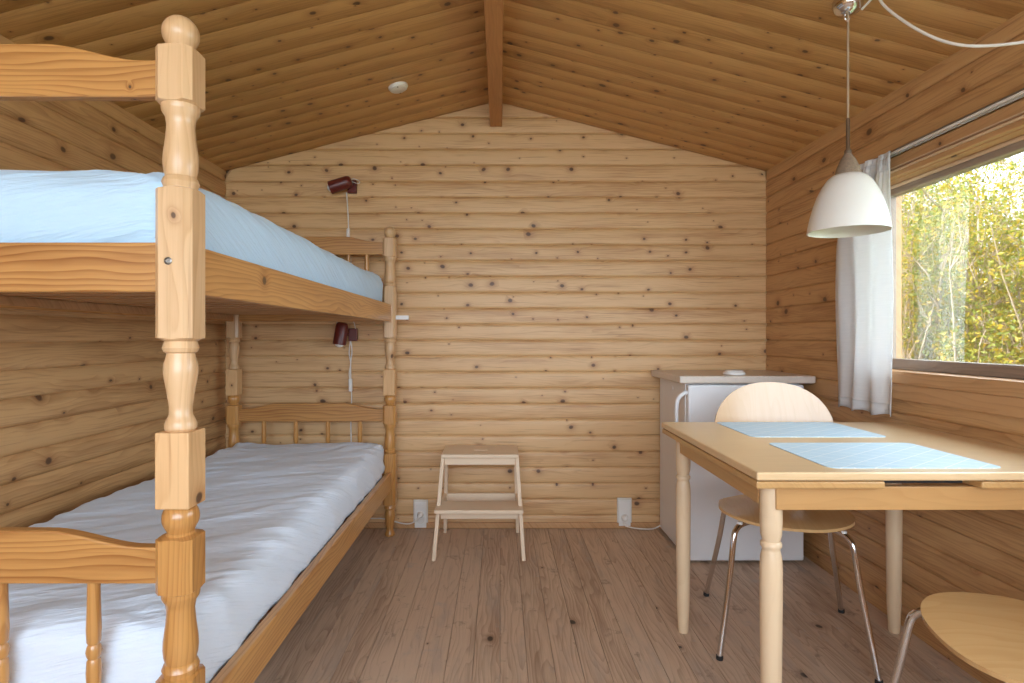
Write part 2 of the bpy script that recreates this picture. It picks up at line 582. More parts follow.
ceiling = struct(ob('ceiling', ce.me('ceiling'), M['ceiling']))

# log boards: profile (height, proud)
PROF = [(0, -.012), (0, -.008), (.003, -.0035), (.008, -.0008), (.016, 0), (.066, 0), (.078, -.0012), (.0845, -.004), (PITCH, -.008), (PITCH, -.012)]
ROUND = [(0, -.016), (0, -.012), (.004, -.006), (.014, -.0012), (.030, .001), (.056, .001), (.072, -.0015), (.083, -.007), (PITCH, -.012), (PITCH, -.016)]
VEE = lambda w: [(.001, -.012), (.001, -.0004), (.0018, 0), (w - .0018, 0), (w - .001, -.0004), (w - .001, -.012)]


def board(L, prof, ends=None):
    V, Fc = [], []
    n = len(prof)
    for (h, d) in prof:
        a, b = (0, L) if ends is None else ends(h)
        V.append((a, h, d))
    for (h, d) in prof:
        a, b = (0, L) if ends is None else ends(h)
        V.append((b, h, d))
    for i in range(n - 1):
        Fc.append((i, n + i, n + i + 1, i + 1))
    Fc.append(tuple(range(n)))
    Fc.append(tuple(range(2 * n - 1, n - 1, -1)))
    Fc.append((0, n - 1, 2 * n - 1, n))
    me = mesh('board', V, Fc)
    me.polygons.foreach_set('use_smooth', [i > 0 and i < n - 2 for i in range(len(me.polygons))])
    me.set_sharp_from_angle(angle=math.radians(40))
    return me


def orient(o, org, ax, up, out):
    o.matrix_local = Matrix(((ax[0], up[0], out[0], org[0]), (ax[1], up[1], out[1], org[1]), (ax[2], up[2], out[2], org[2]), (0, 0, 0, 1)))


def put_board(name, me, mat, parent, org, ax, up, out):
    o = ob(name, me, mat, parent)
    orient(o, org, ax, up, out)
    return o


NLOG = 28
low = [(max(h, -LOG0), d) for h, d in PROF]
full_back = board(XR - XL, PROF)
for k in range(NLOG):
    z0 = LOG0 + k * PITCH
    if z0 > RIDGE - .03:
        break
    prof = PROF if z0 >= 0 else [(max(h, -z0), d) for h, d in PROF]
    if z0 + PITCH > EAVE:
        def ends(h, z0=z0):
            w = max(.002, min((XR - XL) / 2, (RIDGE - (z0 + h)) / tn))
            return ((XR - XL) / 2 - w, (XR - XL) / 2 + w)
        prof = [(min(h, RIDGE - z0 - .001), d) for h, d in prof]
        me = board(0, prof, ends)
    else:
        me = full_back if z0 >= 0 else board(XR - XL, prof)
    put_board('log_board', me, M['wall'], wall_back, (XL, YB, z0), (1, 0, 0), (0, 0, 1), (0, -1, 0))
LY = YB - YR
full_side = board(LY, PROF)
full_left = board(LY, ROUND)
for k in range(24):
    z0 = LOG0 + k * PITCH
    if z0 > EAVE - .005:
        break
    cut = lambda P: [(min(max(h, -z0), EAVE - z0), d) for h, d in P]
    whole = z0 >= 0 and z0 + PITCH <= EAVE
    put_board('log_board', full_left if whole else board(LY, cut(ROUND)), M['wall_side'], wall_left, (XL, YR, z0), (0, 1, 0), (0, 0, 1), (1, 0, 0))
    if z0 + PITCH > WZ0 + .01 and z0 < WZ1 - .01:
        for (ya, yb) in ((YB, WY1), (WY0, YR)):
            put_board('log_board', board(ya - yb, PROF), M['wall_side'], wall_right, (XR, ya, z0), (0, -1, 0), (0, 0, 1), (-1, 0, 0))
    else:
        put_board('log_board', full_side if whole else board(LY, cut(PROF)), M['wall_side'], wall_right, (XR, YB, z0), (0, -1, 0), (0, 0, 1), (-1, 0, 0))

FW = .0875
fb = board(LY, [(0, -.012), (0, -.003), (.0012, 0), (FW - .0012, 0), (FW, -.003), (FW, -.012)])
k0 = math.floor(XL / FW)
for k in range(k0, math.ceil(XR / FW)):
    x1 = min((k + 1) * FW, XR)
    me = fb
    if x1 - max(k * FW, XL) < FW - .001:
        w = x1 - max(k * FW, XL)
        me = board(LY, [(0, -.012), (0, -.003), (.0012, 0), (w - .0012, 0), (w, -.003), (w, -.012)])
    put_board('floor_board', me, M['floor'], fl, (x1, YR, 0), (0, 1, 0), (-1, 0, 0), (0, 0, 1))

CW = .108
cs, sn = math.cos(SLOPE), math.sin(SLOPE)
LC = (XR - XL) / 2 / cs
cb = board(LC, VEE(CW))
nC = int((YB - YR) / CW)
for k in range(nC + 1):
    y1 = YB - k * CW
    if y1 - CW < YR - .02:
        break
    put_board('ceiling_board', cb, M['ceiling'], ceiling, (XC, y1, RIDGE), (cs, 0, -sn), (0, -1, 0), (-sn, 0, -cs))
    put_board('ceiling_board', cb, M['ceiling'], ceiling, (XC, y1 - CW, RIDGE), (-cs, 0, -sn), (0, 1, 0), (sn, 0, -cs))

bmx = -.022
struct(ob('trim_1', MB().box(-.034, .034, -(YB - YR) / 2, (YB - YR) / 2, -.075, .075).me('trim_1'), M['beam'], None, (bmx, (YB + YR) / 2, 2.305), bevel=.004))
bb = struct(bx('baseboard_back', M['casing'], None, XL + .002, XR - .002, YB - .016, YB - .001, .001, .034, .004))

# ------------------------------------------------------------------ window in the right wall
win = bpy.data.objects.new('window_1', None)
link(win)
struct(win)
win.location = (XR, (WY0 + WY1) / 2, WZ0)
W = lambda n, m, x0, x1, y0, y1, z0, z1, b=.003: bx(n, M[m], win, x0, x1, y0 - (WY0 + WY1) / 2, y1 - (WY0 + WY1) / 2, z0 - WZ0, z1 - WZ0, b)
GX = .075
# reveal boards
W('reveal', 'casing', .0, .118, WY1 - .015, WY1, WZ0, WZ1)
W('reveal', 'casing', .0, .118, WY0, WY0 + .015, WZ0, WZ1)
W('reveal', 'casing', .0, .118, WY0, WY1, WZ1 - .015, WZ1)
# sash
W('sash_rail', 'sash', GX - .022, GX + .022, WY0 + .015, WY1 - .015, WZ0 + .012, .978)
W('sash_rail', 'sash', GX - .022, GX + .022, WY0 + .015, WY1 - .015, 1.617, WZ1 - .015)
W('sash_stile', 'sash', GX - .022, GX + .010, WY1 - .032, WY1 - .015, .978, 1.617)
W('sash_stile', 'sash', GX - .022, GX + .022, WY0 + .015, WY0 + .06, .978, 1.617)
W('glass_pane', 'glass', GX - .003, GX + .003, WY0 + .06, WY1 - .032, .978, 1.617, 0)
W('latch', 'plastic', GX - .036, GX - .022, 1.50, 1.56, .952, .962, .003)
# head casing: stacked profiled boards above the glass
W('head_casing', 'casing', -.022, 0, WY0 - .08, WY1 + .03, WZ1 - .012, WZ1 + .062)
W('head_moulding', 'bead', -.036, -.022, WY0 - .08, WY1 + .03, WZ1 + .004, WZ1 + .011)
W('head_moulding', 'bead', -.032, -.022, WY0 - .08, WY1 + .03, WZ1 + .017, WZ1 + .023)
W('glazing_bead', 'bead', GX - .034, GX - .022, WY0 + .015, WY1 - .015, WZ1 - .027, WZ1 - .015)
# sill with an apron board below
W('sill', 'casing', -.028, .118, WY0 - .06, WY1 + .03, WZ0 - .034, WZ0 + .012)
W('sill_apron', 'casing', -.020, 0, WY0 - .06, WY1 + .03, WZ0 - .092, WZ0 - .034)
W('side_casing', 'casing', -.018, 0, WY1 - .004, WY1 + .05, WZ0 + .012, WZ1 - .012)
W('side_casing', 'casing', -.018, 0, WY0 - .05, WY0 + .004, WZ0 + .012, WZ1 - .012)

rail = thing('curtain_rail', 'white double-track curtain rail fixed along the top of the window casing', 'curtain rail', (XR - .012, 1.48, WZ1 + .072))
for dx in (-.006, -.024):
    ob('track', MB().box(-.004, .004, -1.25, .80, -.004, .004).me('track'), M['plastic'], rail, (dx, 0, 0), bevel=.0015)
ob('backing_strip', MB().box(-.029, .010, -1.25, .80, .004, .009).me('backing_strip'), M['steel'], rail)

# curtain
NU, NV = 110, 44
cy0, cy1, cz0, cz1 = 2.062, 2.405, .772, 1.738
V, Fc = [], []
for j in range(NV + 1):
    v = j / NV
    z = cz0 + (cz1 - cz0) * v
    pinch = 1 - .40 * max(0, (v - .70) / .30) ** 1.3
    for i in range(NU + 1):
        u = i / NU
        y = cy0 + .005 + (cy1 - cy0) * u * pinch + .004 * math.sin(7 * v + 4 * u)
        amp = .013 - .006 * v
        if v > .93:
            amp = .007
        fold = math.sin(u * 2 * PI * 3.2 + .5 * math.sin(v * 3)) * amp
        fold += math.sin(u * 2 * PI * 15) * (.006 * max(0, (v - .72) / .28))
        x = XR - .062 + fold + .006 * math.sin(5 * v + 9 * u)
        zz = z + (.006 * math.sin(u * 17) if j == 0 else 0) + (.002 * math.sin(u * 2 * PI * 15) if j == NV else 0)
        V.append((x - XR, y - 2.2, zz - cz0))
for j in range(NV):
    for i in range(NU):
        a = j * (NU + 1) + i
        Fc.append((a, a + 1, a + NU + 2, a + NU + 1))
cur = thing('curtain', 'white linen curtain hanging at the far side of the window', 'curtain', (XR, 2.2, cz0))
co = ob('curtain_panel', mesh('curtain_panel', V, Fc, 179), M['curtain'], cur)
so = co.modifiers.new('thick', 'SOLIDIFY')
so.thickness = .0016
# stitched heading and hem bands follow the folds
for nm, (ja, jb) in (('heading_tape', (NV - 3, NV - 1)), ('hem', (0, 2))):
    VV, FF = [], []
    for j in range(ja, jb + 1):
        for i in range(NU + 1):
            p = V[j * (NU + 1) + i]
            VV.append((p[0] - .0022, p[1], p[2]))
    for j in range(jb - ja):
        for i in range(NU):
            a = j * (NU + 1) + i
            FF.append((a, a + 1, a + NU + 2, a + NU + 1))
    ho = ob(nm, mesh(nm, VV, FF, 179), M['curtain'], cur)
    ho.modifiers.new('thick', 'SOLIDIFY').thickness = .001

# unseen opening in the rear gable, added and sized to let daylight in
dr = bpy.data.objects.new('rear_light_opening', None)
link(dr)
struct(dr)
dr.location = ((DX0 + DX1) / 2, YR, DZ0)
dw = (DX1 - DX0) / 2
bx('opening_jamb', M['casing'], dr, -dw - .04, -dw + .01, -T - .01, .02, 0, DZ1 - DZ0, .003)
bx('opening_jamb', M['casing'], dr, dw - .01, dw + .04, -T - .01, .02, 0, DZ1 - DZ0, .003)
bx('opening_sill', M['casing'], dr, -dw - .04, dw + .04, -T - .03, .03, -.03, 0, .003)
bx('opening_transom', M['casing'], dr, -dw + .01, dw - .01, -T + .02, -.02, DZ1 - DZ0 - .03, DZ1 - DZ0 + .01, .003)

# ------------------------------------------------------------------ bunk bed
BX0, BX1, BY0, BY1 = -1.424, -.589, 1.052, 3.05
HW = .0335
UPZ = .890
# turned outline (height, radius); large radius = square block
TURN = [(0, .024), (.004, .027), (.012, .0275), (.020, .024), (.030, .0195), (.045, .0195), (.075, .024), (.105, .029), (.122, .0285), (.136, .0245), (.142, .0235),
        (.145, .028), (.152, .0308), (.160, .0285), (.164, .027), (.168, .034), (.176, .06), (.436, .06), (.441, .036), (.444, .028), (.447, .0285),
        (.455, .0315), (.463, .0285), (.466, .0255), (.478, .0285), (.492, .0298), (.508, .029), (.535, .0255), (.560, .0235), (.575, .0255), (.585, .0315), (.590, .0322),
        (.600, .0322), (.602, .036), (.608, .06), (.697, .06), (.701, .036), (.704, .025), (.708, .022)]
for k in range(1, 12):
    a = -.75 + (PI / 2 + .75) * k / 12
    TURN.append((.7345 + .0315 * math.sin(a) * 1.02, .0315 * math.cos(a)))
TURN.append((.7668, .004))
TURN = [(z + (.004 if z > .59 else 0), r) for z, r in TURN]
TURN = [(z - (.008 if z > .59 else 0), r) for z, r in TURN]


def turned_post(name):
    n = 48
    prof = []
    for (z0, r0), (z1, r1) in zip(TURN[:-1], TURN[1:]):
        st = 4 if max(r0, r1) > .033 and min(r0, r1) < .06 else 1
        for q in range(st):
            prof.append((z0 + (z1 - z0) * q / st, r0 + (r1 - r0) * q / st))
    prof.append(TURN[-1])
    V, Fc = [], []
    ch = .011
    for (z, r) in prof:
        for k in range(n):
            a = 2 * PI * (k + .5) / n
            c, s = abs(math.cos(a)), abs(math.sin(a))
            sq = min(HW / max(c, 1e-6), HW / max(s, 1e-6), (2 * HW - ch) / (c + s))
            rr = min(r, sq)
            V.append((rr * math.cos(a), rr * math.sin(a), z))
    for i in range(len(prof) - 1):
        for k in range(n):
            k2 = (k + 1) % n
            Fc.append((i * n + k, i * n + k2, (i + 1) * n + k2, (i + 1) * n + k))
    Fc.append(tuple(range(n - 1, -1, -1)))
    Fc.append(tuple((len(prof) - 1) * n + k for k in range(n)))
    return mesh(name, V, Fc, 32)


bed = thing('bunk_bed', 'wooden bunk bed with turned posts and spindled ends along the left wall', 'bunk bed', (BX0, BY0, 0))
low_me, up_me = turned_post('post'), turned_post('post')
low_me.materials.append(M['honey_z'])
up_me.materials.append(M['pale_z'])
blk = MB().box(-.0305, .0305, -.0305, .0305, 0, .138).me('connector_block')
L_X, L_Y = BX1 - BX0, BY1 - BY0
corners = [(0, 0), (L_X, 0), (0, L_Y), (L_X, L_Y)]
for i, (x, y) in enumerate(corners):
    p = ob('post', low_me, M['honey_z'], bed, (x, y, 0))
    if i == 0:
        p['label'] = 'honey lacquered turned post'
    q = ob('post', up_me, M['pale_z'], bed, (x, y, UPZ))
    if i == 0:
        q['label'] = 'pale turned post'
    ob('connector_block', blk, M['raw_z'], bed, (x, y, .752), bevel=.0025)
    if i in (1, 3):
        ob('bolt', MB().lathe([(.007, 0), (.007, .002), (.005, .003), (.004, .0012), (.001, .0012)], 20).me('bolt', 40), M['steel'], q, (-.004, -HW + .0008, .308), (PI / 2, 0, 0))


def rail_profile(x0, x1, z0, zs, zm, run):
    """end board outline: low shoulders at the posts, S-curve up to a raised middle"""
    pts = [(x0, z0), (x1, z0)]
    N = 14
    top = []
    for k in range(N + 1):
        t = k / N
        s = t * t * (3 - 2 * t)
        top.append((x1 - .035 - run * t, zs + (zm - zs) * s))
    pts += [(x1, zs)] + top
    pts += [(x0 + x1 - x, z) for x, z in reversed(top)] + [(x0, zs)]
    return pts


def end_board(z, mat, y):
    pr = rail_profile(HW - .004, L_X - HW + .004, -.037, .030, .060, .18)
    c = L_X / 2
    me = MB().prism([(x - c, zz) for x, zz in pr], -.0125, .0125, 'Y').me('end_board')
    return ob('end_board', me, M[mat], bed, (c, y, z), bevel=.0035)


spn = [(.011, 0)]
sp_h = .24
for z, r in ((.03, .0105), (.09, .0125), (.108, .0115), (.112, .009), (.116, .0115), (.124, .0132), (.132, .0115), (.136, .009), (.140, .0115), (.16, .0125), (.21, .0108)):
    spn.append((r, z))
spn.append((.0105, sp_h))
sp_me = MB().lathe(spn, 16).me('spindle', 60)
for lvl, base in ((0, 0), (1, UPZ)):
    for e, y in ((0, 0), (1, L_Y)):
        end_board(base + .648, 'honey', y)
        bx('end_rail', M['honey'], bed, HW - .004, L_X - HW + .004, y - .0125, y + .0125, base + .254, base + .345, .004)
        if lvl == 0 or e == 1:
            cnt, gap = (4, .1713) if lvl == 0 else (7, .098)
            for k in range(cnt):
                ob('spindle', sp_me, M['honey_z'], bed, (L_X / 2 + (k - (cnt - 1) / 2) * gap, y, base + .345), (0, 0, k))
    for x in (-.0, L_X):
        s = 1 if x > 0 else -1
        bx('side_rail', M['honey_y'], bed, x - .0135 + s * .0, x + .0135, HW - .004, L_Y - HW + .004, base + .253, base + .345, .003)
        bx('slat_support', M['slat'], bed, x - s * .0135 - (.022 if s > 0 else 0), x - s * .0135 + (0 if s > 0 else .022), .08, L_Y - .08, base + .262, base + .288, .002)
    sl = MB().box(-(L_X / 2 - .016), L_X / 2 - .016, -.04, .04, -.008, .008).me('slat')
    for k in range(14):
        ob('slat', sl, M['slat'], bed, (L_X / 2, .12 + k * (L_Y - .24) / 13, base + .2965), bevel=.002)
bx('bracket', M['plastic'], bed, L_X + HW - .004, L_X + HW + .068, L_Y - .012, L_Y + .006, 1.155, 1.177, .002)


# spindles must span rail to board: scale them to the real gap
for o in bed.children:
    if o.name.split('.')[0] == 'spindle':
        o.scale.z = (.611 - .344) / sp_h


# ------------------------------------------------------------------ mattresses
def mattress(name, label, mat, x0, x1, y0, y1, z0, z1, r, seed, sag, amp):
    nx, ny, nz = 46, 120, 12
    hx, hy, hz = (x1 - x0) / 2, (y1 - y0) / 2, (z1 - z0) / 2
    cache, V, Fc = {}, [], []

    def vert(i, j, k):
        key = (i, j, k)
        if key not in cache:
            p = Vector((-hx + 2 * hx * i / nx, -hy + 2 * hy * j / ny, -hz + 2 * hz * k / nz))
            q = Vector((max(-hx + r, min(hx - r, p.x)), max(-hy + r, min(hy - r, p.y)), max(-hz + r, min(hz - r, p.z))))
            d = p - q
            nrm = d.normalized() if d.length > 1e-9 else Vector((0, 0, 1))
            p = q + nrm * r if d.length > 1e-9 else p
            u, v = p.x + .42 * p.y, p.y - .42 * p.x + 1.6 * p.z
            w = noise.noise(Vector((u * 2.5 + seed, v * 7, p.z * 3 + seed)))
            w2 = noise.noise(Vector((u * 6 + seed * 2, v * 12, p.z * 4)))
            rid = (1 - abs(w)) ** 3 * 1.0 + (1 - abs(w2)) ** 4 * .5
            big = noise.noise(Vector((p.x * 2.2, p.y * 1.6, seed)))
            off = amp * (rid - .45) + sag * big * max(0, nrm.z)
            # gathers running in from the two far corners and near edge
            for (gx, gy) in ((-hx, hy), (hx, hy), (-hx, -hy), (hx, -hy)):
                dx, dy = p.x - gx, p.y - gy
                rr = math.hypot(dx, dy)
                off += .006 * math.exp(-(rr / .25) ** 2) * math.sin(math.atan2(dy, dx) * 16)
            p = p + nrm * off
            cache[key] = len(V)
            V.append(p)
        return cache[key]
    for i in range(nx):
        for j in range(ny):
            Fc.append((vert(i, j, nz), vert(i + 1, j, nz), vert(i + 1, j + 1, nz), vert(i, j + 1, nz)))
            Fc.append((vert(i, j, 0), vert(i, j + 1, 0), vert(i + 1, j + 1, 0), vert(i + 1, j, 0)))
    for k in range(nz):
        for i in range(nx):
            Fc.append((vert(i, 0, k), vert(i + 1, 0, k), vert(i + 1, 0, k + 1), vert(i, 0, k + 1)))
            Fc.append((vert(i, ny, k), vert(i, ny, k + 1), vert(i + 1, ny, k + 1), vert(i + 1, ny, k)))
        for j in range(ny):
            Fc.append((vert(0, j, k), vert(0, j, k + 1), vert(0, j + 1, k + 1), vert(0, j + 1, k)))
            Fc.append((vert(nx, j, k), vert(nx, j + 1, k), vert(nx, j + 1, k + 1), vert(nx, j, k + 1)))
    o = ob('mattress', mesh('mattress', V, Fc, 179), M[mat], None, ((x0 + x1) / 2, (y0 + y1) / 2, (z0 + z1) / 2))
    return tag(o, label, 'mattress')


mattress('lower', 'mattress in a wrinkled white-blue sheet on the lower bunk', 'sheet_white', BX0 + .021, BX1 - .021, BY0 + .028, BY1 - .028, .311, .505, .045, 3.1, .009, .010)
mattress('upper', 'mattress in a smooth light blue sheet on the upper bunk', 'sheet_blue', BX0 + .021, BX1 - .021, BY0 + .028, BY1 - .028, .311 + UPZ, 1.392, .07, 8.4, .012, .005)

# ------------------------------------------------------------------ clip lamps on the back wall
def clip_lamp(label, loc, tilt, cordpts, switch_at, plug=None):
    t = thing('wall_lamp', label, 'lamp', loc)
    bx('mounting_plate', M['red'], t, .004, .052, -.030, -.002, -.036, .034, .004)
    ax = Matrix.Rotation(tilt, 4, 'Y')
    prof = [(.020, .066), (.028, .060), (.034, .045), (.036, -.055), (.0345, -.055), (.032, .043), (.018, .058)]
    hd = ob('lamp_head', MB().lathe(prof, 28).me('lamp_head', 45), M['red'], t, (-.028, -.062, 0), (0, tilt, 0))
    ob('bulb', MB().lathe([(.012, .05), (.014, 0), (.026, -.03), (.027, -.048), (.02, -.064), (.006, -.071)], 20).me('bulb', 60), M['bulb'], hd)
    ob('swivel', MB().tube([(-.02, -.035, 0), (.012, -.022, 0)], .008, 10).me('swivel', 60), M['red'], t)
    return t


LX = -.845
t1 = clip_lamp('dark red wall lamp with tilted head above the upper bunk', (LX, YB, 1.893), math.radians(72), None, None)
ob('wire_loop', MB().tube(bez([(.005, -.03, .03), (.045, -.05, .035), (.078, -.06, .018), (.07, -.06, .006), (.03, -.045, .022), (.005, -.03, .03)], 30), .0022, 6).me('wire_loop', 60), M['cord'], t1)
ob('cord', MB().tube(bez([(-.006, -.008, -.03), (.0, -.012, -.1), (.004, -.012, -.17), (.006, -.012, -.23), (.010, -.014, -.34), (.018, -.012, -.42), (.012, -.012, -.52), (.01, -.012, -.62)], 40), .0035, 8).me('cord', 60), M['cord'], t1)
bx('switch', M['plastic'], t1, -.003, .014, -.026, -.006, -.285, -.230, .005)
t2 = clip_lamp('dark red wall lamp pointing down, below the upper bunk', (LX + .005, YB, 1.076), math.radians(8), None, None)
ob('wire_loop', MB().tube(bez([(-.052, -.062, .045), (-.045, -.062, .075), (-.01, -.05, .09), (.03, -.04, .078), (.042, -.03, .04), (.042, -.02, -.01)], 30), .0022, 6).me('wire_loop', 60), M['cord'], t2)
c2 = MB().tube(bez([(.012, -.012, -.03), (.020, -.012, -.09), (.013, -.012, -.15), (.012, -.012, -.20), (.014, -.012, -.27), (.018, -.012, -.36), (.014, -.014, -.47), (.016, -.014, -.60), (.02, -.014, -.85),
                        (.07, -.02, -1.0), (.20, -.03, -1.015), (.30, -.045, -1.035), (.35, -.05, -1.035), (.385, -.05, -1.016), (.398, -.045, -1.003)], 90), .0035, 8)
c2.tube(bez([(.012, -.012, -.03), (.004, -.012, -.10), (.012, -.012, -.16), (.005, -.014, -.215), (.010, -.014, -.26)], 24), .003, 8)
ob('cord', c2.me('cord', 60), M['cord'], t2)
bx('switch', M['plastic'], t2, .004, .023, -.028, -.006, -.315, -.245, .005)
pg = MB().lathe([(.018, 0), (.019, .008), (.014, .022), (.009, .028)], 18)
ob('plug', pg.me('plug', 50), M['plastic'], t2, (.400, -.014, -.996), (PI / 2, 0, 0))


# ------------------------------------------------------------------ power outlets
def outlet(label, x, z0):
    t = thing('power_outlet', label, 'outlet', (x, YB, z0), group=None)
    bx('backplate', M['cream'], t, -.040, .040, -.012, -.0005, 0, .158, .003)
    bx('cover', M['plastic'], t, -.033, .033, -.018, -.012, .004, .148, .003)
    bx('switch_rocker', M['plastic'], t, -.022, .022, -.0215, -.018, .086, .136, .002)
    ob('socket', MB().lathe([(.021, 0), (.021, .002), (.018, .002), (.018, -.004), (.001, -.004)], 24).me('socket', 40), M['cream'], t, (0, -.018, .05), (PI / 2, 0, 0))
    return t


outlet('white power outlet on the back wall between the bunk bed and the step stool', -.440, -.0 + .002)
o2 = outlet('white power outlet on the back wall beside the refrigerator', .690, .012)

# ------------------------------------------------------------------ ceiling disc
xd = (398 - CX) / F_PX
# ray meets the left roof slope
kd = (CY - 86.5) / F_PX
yd = (RIDGE - EYE) / kd
for _ in range(30):
    yd = (roof_z(xd * yd) - EYE) / kd
dz = roof_z(xd * yd)
cd = thing('ceiling_disc', 'small round white disc on the left slope of the ceiling', 'smoke alarm', (xd * yd, yd, dz))
cd.rotation_euler = Matrix(((cs, 0, sn), (0, -1, 0), (sn, 0, -cs))).to_euler()
ob('base', MB().lathe([(.047, 0), (.047, .005), (.044, .009)], 40).me('base', 40), M['plastic'], cd)
ob('cover', MB().lathe([(.042, .009), (.041, .014), (.034, .018), (.002, .020)], 40).me('cover', 40), M['plastic'], cd)
for s in (-1, 1):
    ob('screw', MB().lathe([(.0035, .015), (.0035, .0185), (.001, .019)], 10).me('screw', 40), M['slot'], cd, (0, s * .033, 0))

# ------------------------------------------------------------------ pendant lamp
PXc, PYc = 1.072, 1.756
pz = roof_z(PXc)
pl = thing('pendant_lamp', 'white dome pendant lamp hanging over the table', 'lamp', (PXc, PYc, pz))
dn = lambda z: z - pz
SH0, SH1 = 1.386, 1.563
sh_prof = [(.113, 0), (.111, .017), (.105, .047), (.096, .080), (.085, .113), (.069, .145), (.056, .163), (.044, .173), (.028, .177)]
inner = [(r - .0035, z - .001 if i else z) for i, (r, z) in enumerate(sh_prof)]
ob('shade', MB().lathe(sh_prof + list(reversed(inner)), 64, (0, 0, dn(SH0)), close=True).me('shade', 50), M['shade'], pl)
ob('shade_cap', MB().lathe([(.034, .172), (.036, .177), (.031, .198), (.021, .222), (.012, .236), (.010, .240)], 28, (0, 0, dn(SH0))).me('shade_cap', 50), M['cap'], pl)
ob('socket', MB().lathe([(.017, .09), (.017, .172), (.010, .173)], 20, (0, 0, dn(SH0))).me('socket', 50), M['plastic'], pl)
ob('bulb', MB().lathe([(.012, .10), (.018, .085), (.030, .06), (.031, .045), (.022, .028), (.004, .020)], 24, (0, 0, dn(SH0))).me('bulb', 60), M['bulb'], pl)
ob('cord_sleeve', MB().lathe([(.008, .238), (.010, .242), (.010, .250), (.0055, .256), (.0055, .345), (.004, .35)], 16, (0, 0, dn(SH0))).me('cord_sleeve', 50), M['sleeve'], pl)
ob('cord', MB().tube([(0, 0, dn(SH0) + .33), (0, 0, -.034)], .0032, 10).me('cord', 60), M['lampcord'], pl)
cn = [(.043, .010), (.043, -.006), (.041, -.014), (.033, -.026), (.018, -.033), (.007, -.036)]
ob('canopy', MB().lathe(list(reversed(cn)), 36).me('canopy', 50), M['chrome'], pl, (0, 0, .0))
ob('hook', MB().tube(bez([(-.008, 0, -.032), (-.010, 0, -.046), (0, 0, -.054), (.006, 0, -.046)], 14), .003, 8).me('hook', 60), M['chrome'], pl)
A = Vector((PXc, PYc, pz))
cab = [Vector((.03, -.02, -.03)), Vector((.045, -.11, -.008))]
cab += [px(880, 0, 1.62) - A, px(905, 22, 1.56) - A, px(940, 40, 1.50) - A, px(975, 46, 1.45) - A, px(1024, 42, 1.42) - A, px(1085, 30, 1.38) - A]
cab.append(Vector((XR - .008, 1.30, 1.86)) - A)
ob('supply_cable', MB().tube(bez(cab, 60), .0038, 10).me('supply_cable', 60), M['cord'], pl)

# ------------------------------------------------------------------ refrigerator
FX0, FX1, FY0, FY1 = .880, 1.425, 2.668, 3.14
fr = thing('refrigerator', 'white under-counter refrigerator standing in the far right corner', 'refrigerator', (FX0, FY0, 0))
fw = FX1 - FX0
bx('cabinet', M['white_side'], fr, 0, fw, .045, FY1 - FY0, .016, .845, .004)
bx('door', M['white'], fr, .002, fw, 0, .040, .012, .838, .010)
bx('door_seal', M['cream'], fr, .012, fw - .01, .040, .045, .055, .830)
wt = bx('worktop', M['worktop'], fr, -.042, fw + .048, -.012, FY1 - FY0 + .02, .845, .880, .006)
hn = bez([(.012, .018, .800), (-.012, .016, .797), (-.040, .012, .775), (-.050, .010, .735), (-.050, .010, .62), (-.040, .012, .575), (-.012, .016, .553), (.012, .018, .55)], 48)
ob('handle', MB().tube(hn, .0095, 12).me('handle', 60), M['white'], fr)
for x in (.05, fw - .05):
    ob('foot', MB().lathe([(.016, 0), (.016, .008), (.008, .010), (.008, .018)], 14).me('foot', 40), M['black'], fr, (x, .075, 0))
ob('round_badge', MB().lathe([(.012, 0), (.011, .002), (.001, .002)], 20).me('round_badge', 40), M['white_side'], fr, (.0, .24, .80), (0, -PI / 2, 0))
fc = MB().tube(bez([(-.205, .455, .045), (-.19, .44, .030), (-.12, .43, .020), (-.04, .44, .018), (.03, .455, .05)], 24), .004, 8)
ob('power_cord', fc.me('power_cord', 60), M['cord'], fr)
ob('plug', MB().lathe([(.019, 0), (.020, .008), (.015, .024), (.009, .030)], 18).me('plug', 50), M['plastic'], fr, (.690 - FX0, YB - .015 - FY0, .062), (PI / 2, 0, 0))

ds = thing('lid', 'small white round plastic lid lying on the refrigerator worktop', 'lid', (1.130, 2.752, .880))
ob('rim', MB().lathe([(.047, 0), (.051, .003), (.051, .011), (.047, .014), (.044, .014)], 36).me('rim', 40), M['plastic'], ds)
ob('top', MB().lathe([(.044, .013), (.041, .020), (.036, .023), (.001, .023)], 36).me('top', 40), M['plastic'], ds)

# ------------------------------------------------------------------ step stool
st = thing('step_stool', 'pale wooden two-step stool standing against the back wall', 'step stool', (-.101, 2.70, 0))


def plank(name, mat, parent, a, b, w, d, bevel=.002):
    """bar from a to b (leg); w along x, d along y; own origin at a"""
    a, b = Vector(a), Vector(b)
    me = MB().add([(p.x - a.x + sx * w / 2, p.y - a.y + sy * d / 2, p.z - a.z) for p in (a, b) for (sx, sy) in ((-1, -1), (1, -1), (1, 1), (-1, 1))],
                  [(0, 3, 2, 1), (4, 5, 6, 7), (0, 1, 5, 4), (1, 2, 6, 5), (2, 3, 7, 6), (3, 0, 4, 7)]).me(name)
    return ob(name, me, mat, parent, a, bevel=bevel)


TOPH, STH = .473, .236
for s in (-1, 1):
    plank('front_leg', M['stool_z'], st, (s * .214, .018, 0), (s * .187, .185, TOPH - .018), .018, .036)
    plank('rear_leg', M['stool_z'], st, (s * .197, .405, 0), (s * .183, .335, TOPH - .018), .018, .036)
    bx('side_brace', M['stool_z'], st, s * .193 - .009, s * .193 + .009, .10, .37, .185, .225, .002)
